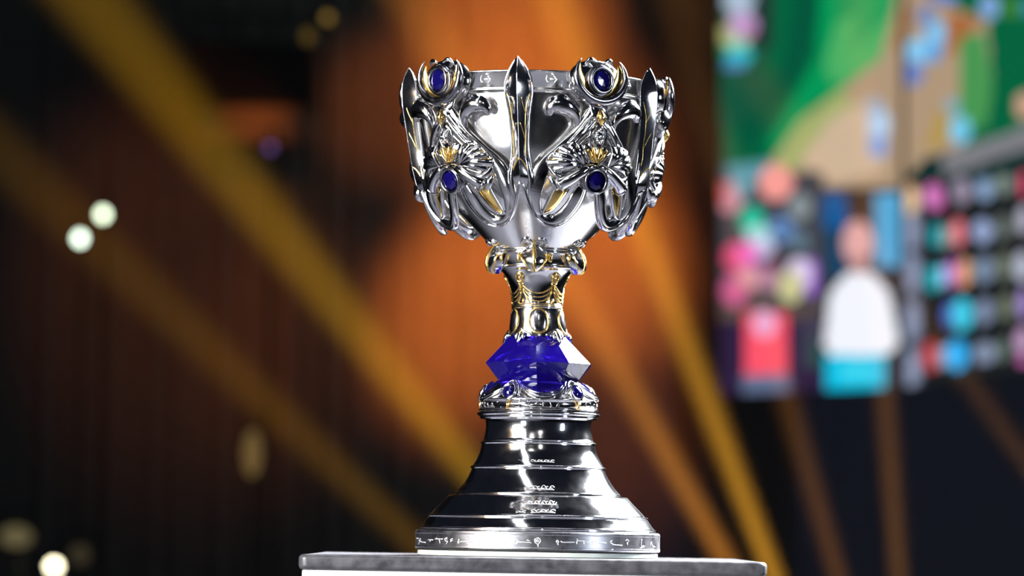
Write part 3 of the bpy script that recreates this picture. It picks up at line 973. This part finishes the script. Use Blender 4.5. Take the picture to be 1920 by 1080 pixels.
def picture(px, py):
    """What the screen shows, by the place where each of its pixels is seen."""
    col = np.empty(px.shape + (3,)); col[:] = (0, 98, 62)
    def poly(P, c): col[inside(px, py, P)] = c
    def ell(x, y, rx, ry, c): col[((px - x) / rx) ** 2 + ((py - y) / ry) ** 2 < 1] = c
    def rect(x0, x1, y0, y1, c): col[(px > x0) & (px < x1) & (py > y0) & (py < y1)] = c
    rect(1300, 1362, -200, 330, (35, 60, 50)); rect(1410, 1450, -200, 90, (32, 52, 48)); rect(1345, 1440, 90, 240, (14, 84, 60))
    poly([(1500, -60), (1540, -60), (1530, 60), (1500, 140), (1440, 220), (1400, 300), (1380, 250), (1470, 120)], (0, 84, 58))
    poly([(1540, -60), (1690, -60), (1670, 60), (1590, 160), (1520, 200), (1450, 290), (1440, 270), (1530, 110)], (0, 150, 85))
    poly([(1570, 40), (1650, 10), (1680, 60), (1640, 130), (1560, 160), (1545, 120)], (74, 176, 100))
    poly([(1610, -60), (1700, -60), (1660, 40), (1600, 90)], (40, 160, 90))
    poly([(1690, -60), (1760, 0), (1850, 40), (1860, 150), (1800, 280), (1760, 340), (1700, 362), (1460, 368), (1440, 310), (1500, 225), (1580, 165), (1650, 110), (1672, 30)], (176, 150, 122))
    poly([(1440, 320), (1500, 225), (1580, 165), (1600, 200), (1530, 260), (1480, 340)], (165, 175, 110))
    poly([(1500, 300), (1560, 220), (1640, 180), (1660, 320), (1560, 345)], (206, 180, 152))
    poly([(1780, 20), (1840, 40), (1800, 90), (1770, 110)], (170, 105, 60)); poly([(1690, 0), (1715, 20), (1690, 90), (1672, 90)], (170, 120, 72))
    poly([(1800, 70), (1845, 60), (1862, 160), (1850, 235), (1790, 250), (1800, 170)], (72, 150, 82))
    poly([(1760, 200), (1790, 230), (1770, 270), (1735, 280)], (180, 150, 78))
    poly([(1840, -60), (2100, -60), (2100, 250), (1865, 240), (1868, 100)], (0, 98, 60))
    rect(1880, 1912, 0, 30, (62, 130, 50))
    for e in ((1755, 65, 19, 28, (128, 196, 240)), (1735, 30, 17, 22, (118, 138, 185)), (1720, 95, 22, 24, (135, 205, 245)), (1750, 100, 16, 18, (90, 160, 225)), (1712, 138, 20, 24, (108, 132, 196)),
              (1648, 235, 21, 30, (182, 212, 242)), (1646, 275, 20, 22, (140, 165, 218)), (1640, 200, 15, 16, (160, 175, 200)), (1800, 243, 20, 26, (118, 202, 236)), (1785, 200, 15, 16, (130, 170, 185)),
              (1855, 12, 18, 24, (130, 168, 220)), (1772, -4, 26, 12, (90, 130, 205)), (1922, 198, 20, 26, (205, 160, 138)), (1925, 15, 10, 15, (60, 140, 170)),
              (1385, 0, 30, 26, (172, 192, 212)), (1392, 48, 28, 26, (196, 160, 208)), (1404, 60, 12, 14, (180, 120, 165)), (1360, 66, 14, 20, (170, 172, 108)), (1382, 82, 22, 14, (165, 205, 165)),
              (1386, 104, 26, 16, (0, 185, 195)), (1378, 122, 22, 10, (82, 132, 190)), (1350, 95, 6, 12, (0, 130, 60))): ell(*e)
    # left panel
    rect(1300, 1545, 322, 600, (66, 68, 76)); poly([(1360, 310), (1450, 300), (1420, 345), (1370, 345)], (92, 150, 165))
    for e in ((1368, 370, 24, 30, (205, 145, 160)), (1353, 362, 9, 24, (205, 85, 85)), (1455, 342, 32, 34, (250, 160, 152)), (1395, 350, 14, 22, (110, 165, 178)), (1410, 412, 24, 24, (0, 195, 158)), (1422, 440, 25, 18, (170, 226, 226)),
              (1428, 465, 24, 18, (205, 200, 236)), (1382, 482, 26, 28, (225, 80, 120)), (1402, 476, 20, 24, (245, 112, 195)), (1420, 492, 10, 10, (130, 60, 160)), (1465, 430, 22, 24, (105, 142, 195)), (1464, 430, 8, 8, (30, 80, 140)), (1500, 388, 22, 24, (138, 148, 152)), (1500, 452, 18, 20, (95, 118, 134)),
              (1378, 545, 25, 30, (212, 98, 145)), (1404, 520, 22, 20, (222, 158, 164)), (1440, 522, 22, 24, (178, 128, 154)), (1448, 492, 20, 8, (100, 45, 60)), (1520, 520, 14, 36, (165, 110, 215)), (1498, 512, 24, 28, (226, 210, 240)), (1482, 538, 24, 30, (208, 204, 150))): ell(*e)
    rect(1345, 1545, 574, 602, (92, 74, 66))
    rect(1345, 1545, 602, 750, (46, 30, 62)); rect(1500, 1545, 590, 690, (64, 60, 80)); rect(1520, 1545, 640, 690, (38, 76, 72))
    rect(1395, 1477, 588, 704, (255, 84, 108)); ell(1434, 606, 24, 26, (236, 168, 210)); rect(1392, 1482, 702, 746, (98, 112, 144))
    # portrait panel
    rect(1545, 1690, 352, 740, (38, 42, 52)); poly([(1545, 362), (1582, 362), (1598, 425), (1545, 430)], (0, 88, 152)); rect(1548, 1590, 430, 520, (26, 66, 98)); rect(1588, 1640, 360, 420, (60, 46, 42))
    rect(1640, 1692, 362, 500, (84, 168, 214)); ell(1608, 456, 28, 42, (228, 170, 168)); rect(1594, 1628, 480, 516, (190, 140, 138))
    poly([(1588, 512), (1636, 512), (1668, 550), (1686, 645), (1660, 668), (1560, 668), (1545, 645), (1556, 550)], (244, 246, 255)); rect(1546, 1662, 666, 736, (0, 194, 230)); rect(1575, 1640, 680, 715, (60, 214, 240))
    # column of figures and score table
    rect(1690, 2100, 322, 745, (26, 29, 30)); poly([(1690, 352), (1730, 300), (1920, 240), (2100, 170), (2100, 360), (1690, 372)], (14, 46, 44))
    rect(1692, 1728, 395, 728, (84, 90, 108))
    for y in (432, 512, 600, 692): ell(1706, y, 19, 34, (146, 156, 184))
    poly([(1768, 290), (1925, 236), (2100, 180), (2100, 225), (1925, 282), (1768, 330)], (132, 132, 138))
    for i in range(9): x = 1782 + i * 18; poly([(x, 296 - i * 6), (x + 5, 294 - i * 6), (x + 5, 318 - i * 6), (x, 320 - i * 6)], (92, 92, 98))
    T = ((1706, 374, 21, 36, (240, 205, 165)), (1712, 355, 10, 12, (240, 140, 90)), (1750, 368, 22, 32, (215, 125, 195)), (1752, 350, 14, 12, (210, 70, 150)), (1764, 385, 8, 16, (230, 90, 165)), (1803, 358, 19, 32, (184, 168, 194)), (1846, 355, 19, 28, (146, 172, 210)), (1882, 345, 20, 28, (144, 158, 148)), (1920, 345, 13, 32, (215, 72, 108)),
         (1756, 442, 14, 30, (0, 170, 182)), (1774, 444, 13, 28, (168, 178, 172)), (1780, 415, 12, 10, (140, 40, 45)), (1797, 436, 15, 34, (240, 130, 142)), (1842, 434, 21, 30, (156, 172, 214)), (1882, 426, 20, 32, (112, 122, 116)), (1920, 412, 16, 34, (212, 212, 232)),
         (1748, 522, 17, 32, (0, 170, 180)), (1768, 518, 12, 30, (155, 205, 245)), (1785, 512, 11, 34, (195, 105, 208)), (1806, 512, 16, 34, (242, 158, 132)), (1816, 510, 8, 30, (205, 180, 120)), (1845, 506, 20, 32, (150, 170, 204)), (1882, 500, 18, 32, (134, 144, 128)), (1918, 500, 18, 36, (220, 226, 248)),
         (1780, 590, 14, 32, (85, 110, 200)), (1804, 590, 22, 38, (66, 208, 236)), (1846, 584, 18, 32, (156, 172, 208)), (1886, 576, 18, 32, (128, 138, 118)), (1920, 570, 14, 36, (170, 145, 212)),
         (1745, 668, 21, 36, (190, 62, 66)), (1766, 670, 14, 28, (180, 180, 200)), (1793, 666, 25, 36, (36, 180, 250)), (1846, 662, 23, 28, (160, 176, 208)), (1880, 656, 14, 28, (122, 142, 132)), (1918, 640, 17, 34, (232, 186, 232)), (1920, 676, 15, 16, (210, 110, 184)))
    for x, y, rx, ry, c in T: ell(x, y, rx - 3, ry - 8, c if max(c) - min(c) > 55 else tuple(q * .86 for q in c))
    return srgb(col)


def led_screen():
    root = empty('video_screen', (0, 0, 0))
    tag(root, 'giant curved video screen showing a green game map, a white-shirted player and score rows', 'screen')
    SD = 46.5
    # distance falls towards the right: the screen curves towards the stage
    xs = np.arange(1350, 2104, 4.0)
    lnz = np.where(xs < 1690, -1.6e-4 * (xs - 1350), -1.6e-4 * 340 - 4.2e-4 * (xs - 1690))
    dist = SD * np.exp(lnz)
    def col_bottom(x): return np.interp(x, [1350, 1540, 1545, 1690, 1730, 1735, 1920, 2110], [746, 746, 737, 732, 728, 718, 692, 664])
    hs = np.linspace(0, 1, 260)
    rows = []; seen = []
    for hh in hs:
        # rows keep one height on the screen; photo row at each column follows its distance
        r = []; q = []
        for x, d in zip(xs, dist):
            yb = 740.0; top = -190.0
            Zr = (1000 - (yb + (top - yb) * hh)) * SD / DPX
            y = 1000 - Zr * DPX / d + 0
            r.append(bg(x, y, d)); q.append((x, y))
        rows.append(r); seen.append(q)
    v = [tuple(p) for r in rows for p in r]; n = len(xs); f = []
    for i in range(len(hs) - 1):
        for j in range(n - 1): f.append((i * n + j, i * n + j + 1, (i + 1) * n + j + 1, (i + 1) * n + j))
    me = bpy.data.meshes.new('picture_panel'); me.from_pydata(v, [], f); me.update()
    q = np.array(seen).reshape(-1, 2); colr = picture(q[:, 0], q[:, 1])
    at = me.color_attributes.new('picture', 'FLOAT_COLOR', 'POINT')
    at.data.foreach_set('color', np.column_stack([colr, np.ones(len(colr))]).astype(np.float32).ravel())
    m = bpy.data.materials.new('screen_picture'); m.use_nodes = True; nt = m.node_tree; nt.nodes.clear()
    a = nt.nodes.new('ShaderNodeVertexColor'); a.layer_name = 'picture'
    e = nt.nodes.new('ShaderNodeEmission'); e.inputs[1].default_value = 1.22
    oo = nt.nodes.new('ShaderNodeOutputMaterial'); nt.links.new(a.outputs[0], e.inputs[0]); nt.links.new(e.outputs[0], oo.inputs[0])
    me.materials.append(m)
    link(bpy.data.objects.new('picture_panel', me), root)
    # casing behind the picture, with depth
    g = Geo(); v = []; f = []; cols = list(range(0, n, 6)) + [n - 1]
    for r in (rows[0], rows[-1]):
        for j in cols: v.append(tuple(Vector(r[j]) + Vector((0, 0.03, 0))))
    for r in (rows[0], rows[-1]):
        for j in cols: v.append(tuple(Vector(r[j]) + Vector((0.05, 0.35, 0))))
    k = len(cols)
    for j in range(k - 1):
        f += [(j, j + 1, k + j + 1, k + j), (2 * k + j, 3 * k + j, 3 * k + j + 1, 2 * k + j + 1), (j, 2 * k + j, 2 * k + j + 1, j + 1), (k + j, k + j + 1, 3 * k + j + 1, 3 * k + j)]
    f += [(0, k, 3 * k, 2 * k), (k - 1, 3 * k - 1, 4 * k - 1, 2 * k - 1)]
    build('screen_casing', g.add(v, f, False), M['black'], root)


led_screen()

# ------------------------------------------------------------------ balcony on the far wall
bal = empty('balcony', (0, 0, 0))
tag(bal, 'dark balcony front above an orange-lit ledge on the far wall', 'balcony')
a0, a1 = bg(350, 190, WALL - 1.2), bg(590, 82, WALL - 1.2)
build('parapet', box(a0.x, a1.x, a0.y, WALL - DIST + .02, a0.z, a1.z), M['black'], bal)
b0, b1 = bg(372, 262, WALL - 0.7), bg(588, 190, WALL - 0.7)
build('ledge', box(b0.x, b1.x, b0.y, WALL - DIST + .02, b0.z, b1.z), M['fascia'], bal)['label'] = 'ledge lit orange'
for t in (0.03, .35, .66, .97):
    x = a0.x + (a1.x - a0.x) * t
    build('rail_post', box(x - .03, x + .03, a0.y + .05, a0.y + .11, a1.z, a1.z + .35), M['black'], bal)
build('handrail', box(a0.x, a1.x, a0.y + .04, a0.y + .12, a1.z + .33, a1.z + .38), M['black'], bal)

# ------------------------------------------------------------------ distant lamps, out of focus
def lamp(x, y, d, rx, rz, col, strength, label):
    p = bg(x, y, d)
    root = empty('stage_lamp', p)
    tag(root, label, 'lamp')
    q = lambda R, Yy, n=20: [(R * rx * math.cos(2 * math.pi * k / n), Yy, R * rz * math.sin(2 * math.pi * k / n)) for k in range(n)]
    def shell(rings):
        v = []; f = []; n = 20
        for r in rings: v += q(*r)
        for i in range(len(rings) - 1):
            for k in range(n): f.append((i * n + k, (i + 1) * n + k, (i + 1) * n + (k + 1) % n, i * n + (k + 1) % n))
        g = Geo().add(v, f, True); g.f.append(tuple((len(rings) - 1) * n + k for k in range(n))); g.sm.append(False); return g
    build('housing', shell([(1.0, 0), (1.12, -.01), (1.2, 0), (1.2, .12), (1.0, .22), (.5, .26)]), M['black'], root)
    g = shell([(1.0, .01), (.98, .0), (.6, -.006)])
    build('lens', g, emis('lamp_glow', col, strength), root)
    yk = Geo()
    for sg in (-1, 1): yk.join(box(sg * rx * 1.2 - .012, sg * rx * 1.2 + .012, .08, .12, -.02, rz * 1.2 + .14))
    yk.join(box(-rx * 1.22, rx * 1.22, .08, .12, rz * 1.2 + .12, rz * 1.2 + .15))
    build('yoke', yk, M['black'], root)
    build('pole', box(-.02, .02, .24, .28, PIT_Z - p.z, .02), M['black'], root)
    root['group'] = 'lamps glowing out of focus in the dark hall'


def L_(c): return tuple(srgb(c))
lamp(150, 447, 39, .055, .062, L_((205, 225, 205)), 9.0, 'lower of two pale greenish lamps glowing close together in the dark hall')
lamp(193, 402, 39, .055, .062, L_((205, 220, 190)), 8.5, 'upper of two pale greenish lamps glowing close together in the dark hall')
lamp(614, 33, 38, .05, .05, L_((120, 95, 40)), 2.2, 'dim olive lamp high above the balcony, the sharper of a pair')
lamp(577, 68, 37.5, .06, .075, L_((90, 70, 25)), 1.3, 'faint olive lamp just below a sharper olive one above the balcony')
lamp(507, 277, 40, .05, .05, L_((70, 50, 90)), 3.6, 'faint violet lamp under the orange-lit ledge')
lamp(473, 850, 39, .10, .26, L_((120, 95, 55)), 1.0, 'tall dim tan lamp standing alone low in the dark hall')
lamp(101, 1062, 39, .065, .062, L_((255, 245, 205)), 11.0, 'bright warm white lamp lowest in the dark hall')
lamp(30, 1006, 38, .17, .11, L_((110, 100, 70)), 1.0, 'wide dim tan lamp just above the bright warm one')
lamp(150, 1040, 37.5, .10, .10, L_((70, 62, 45)), .9, 'very faint tan lamp beside the bright warm one')
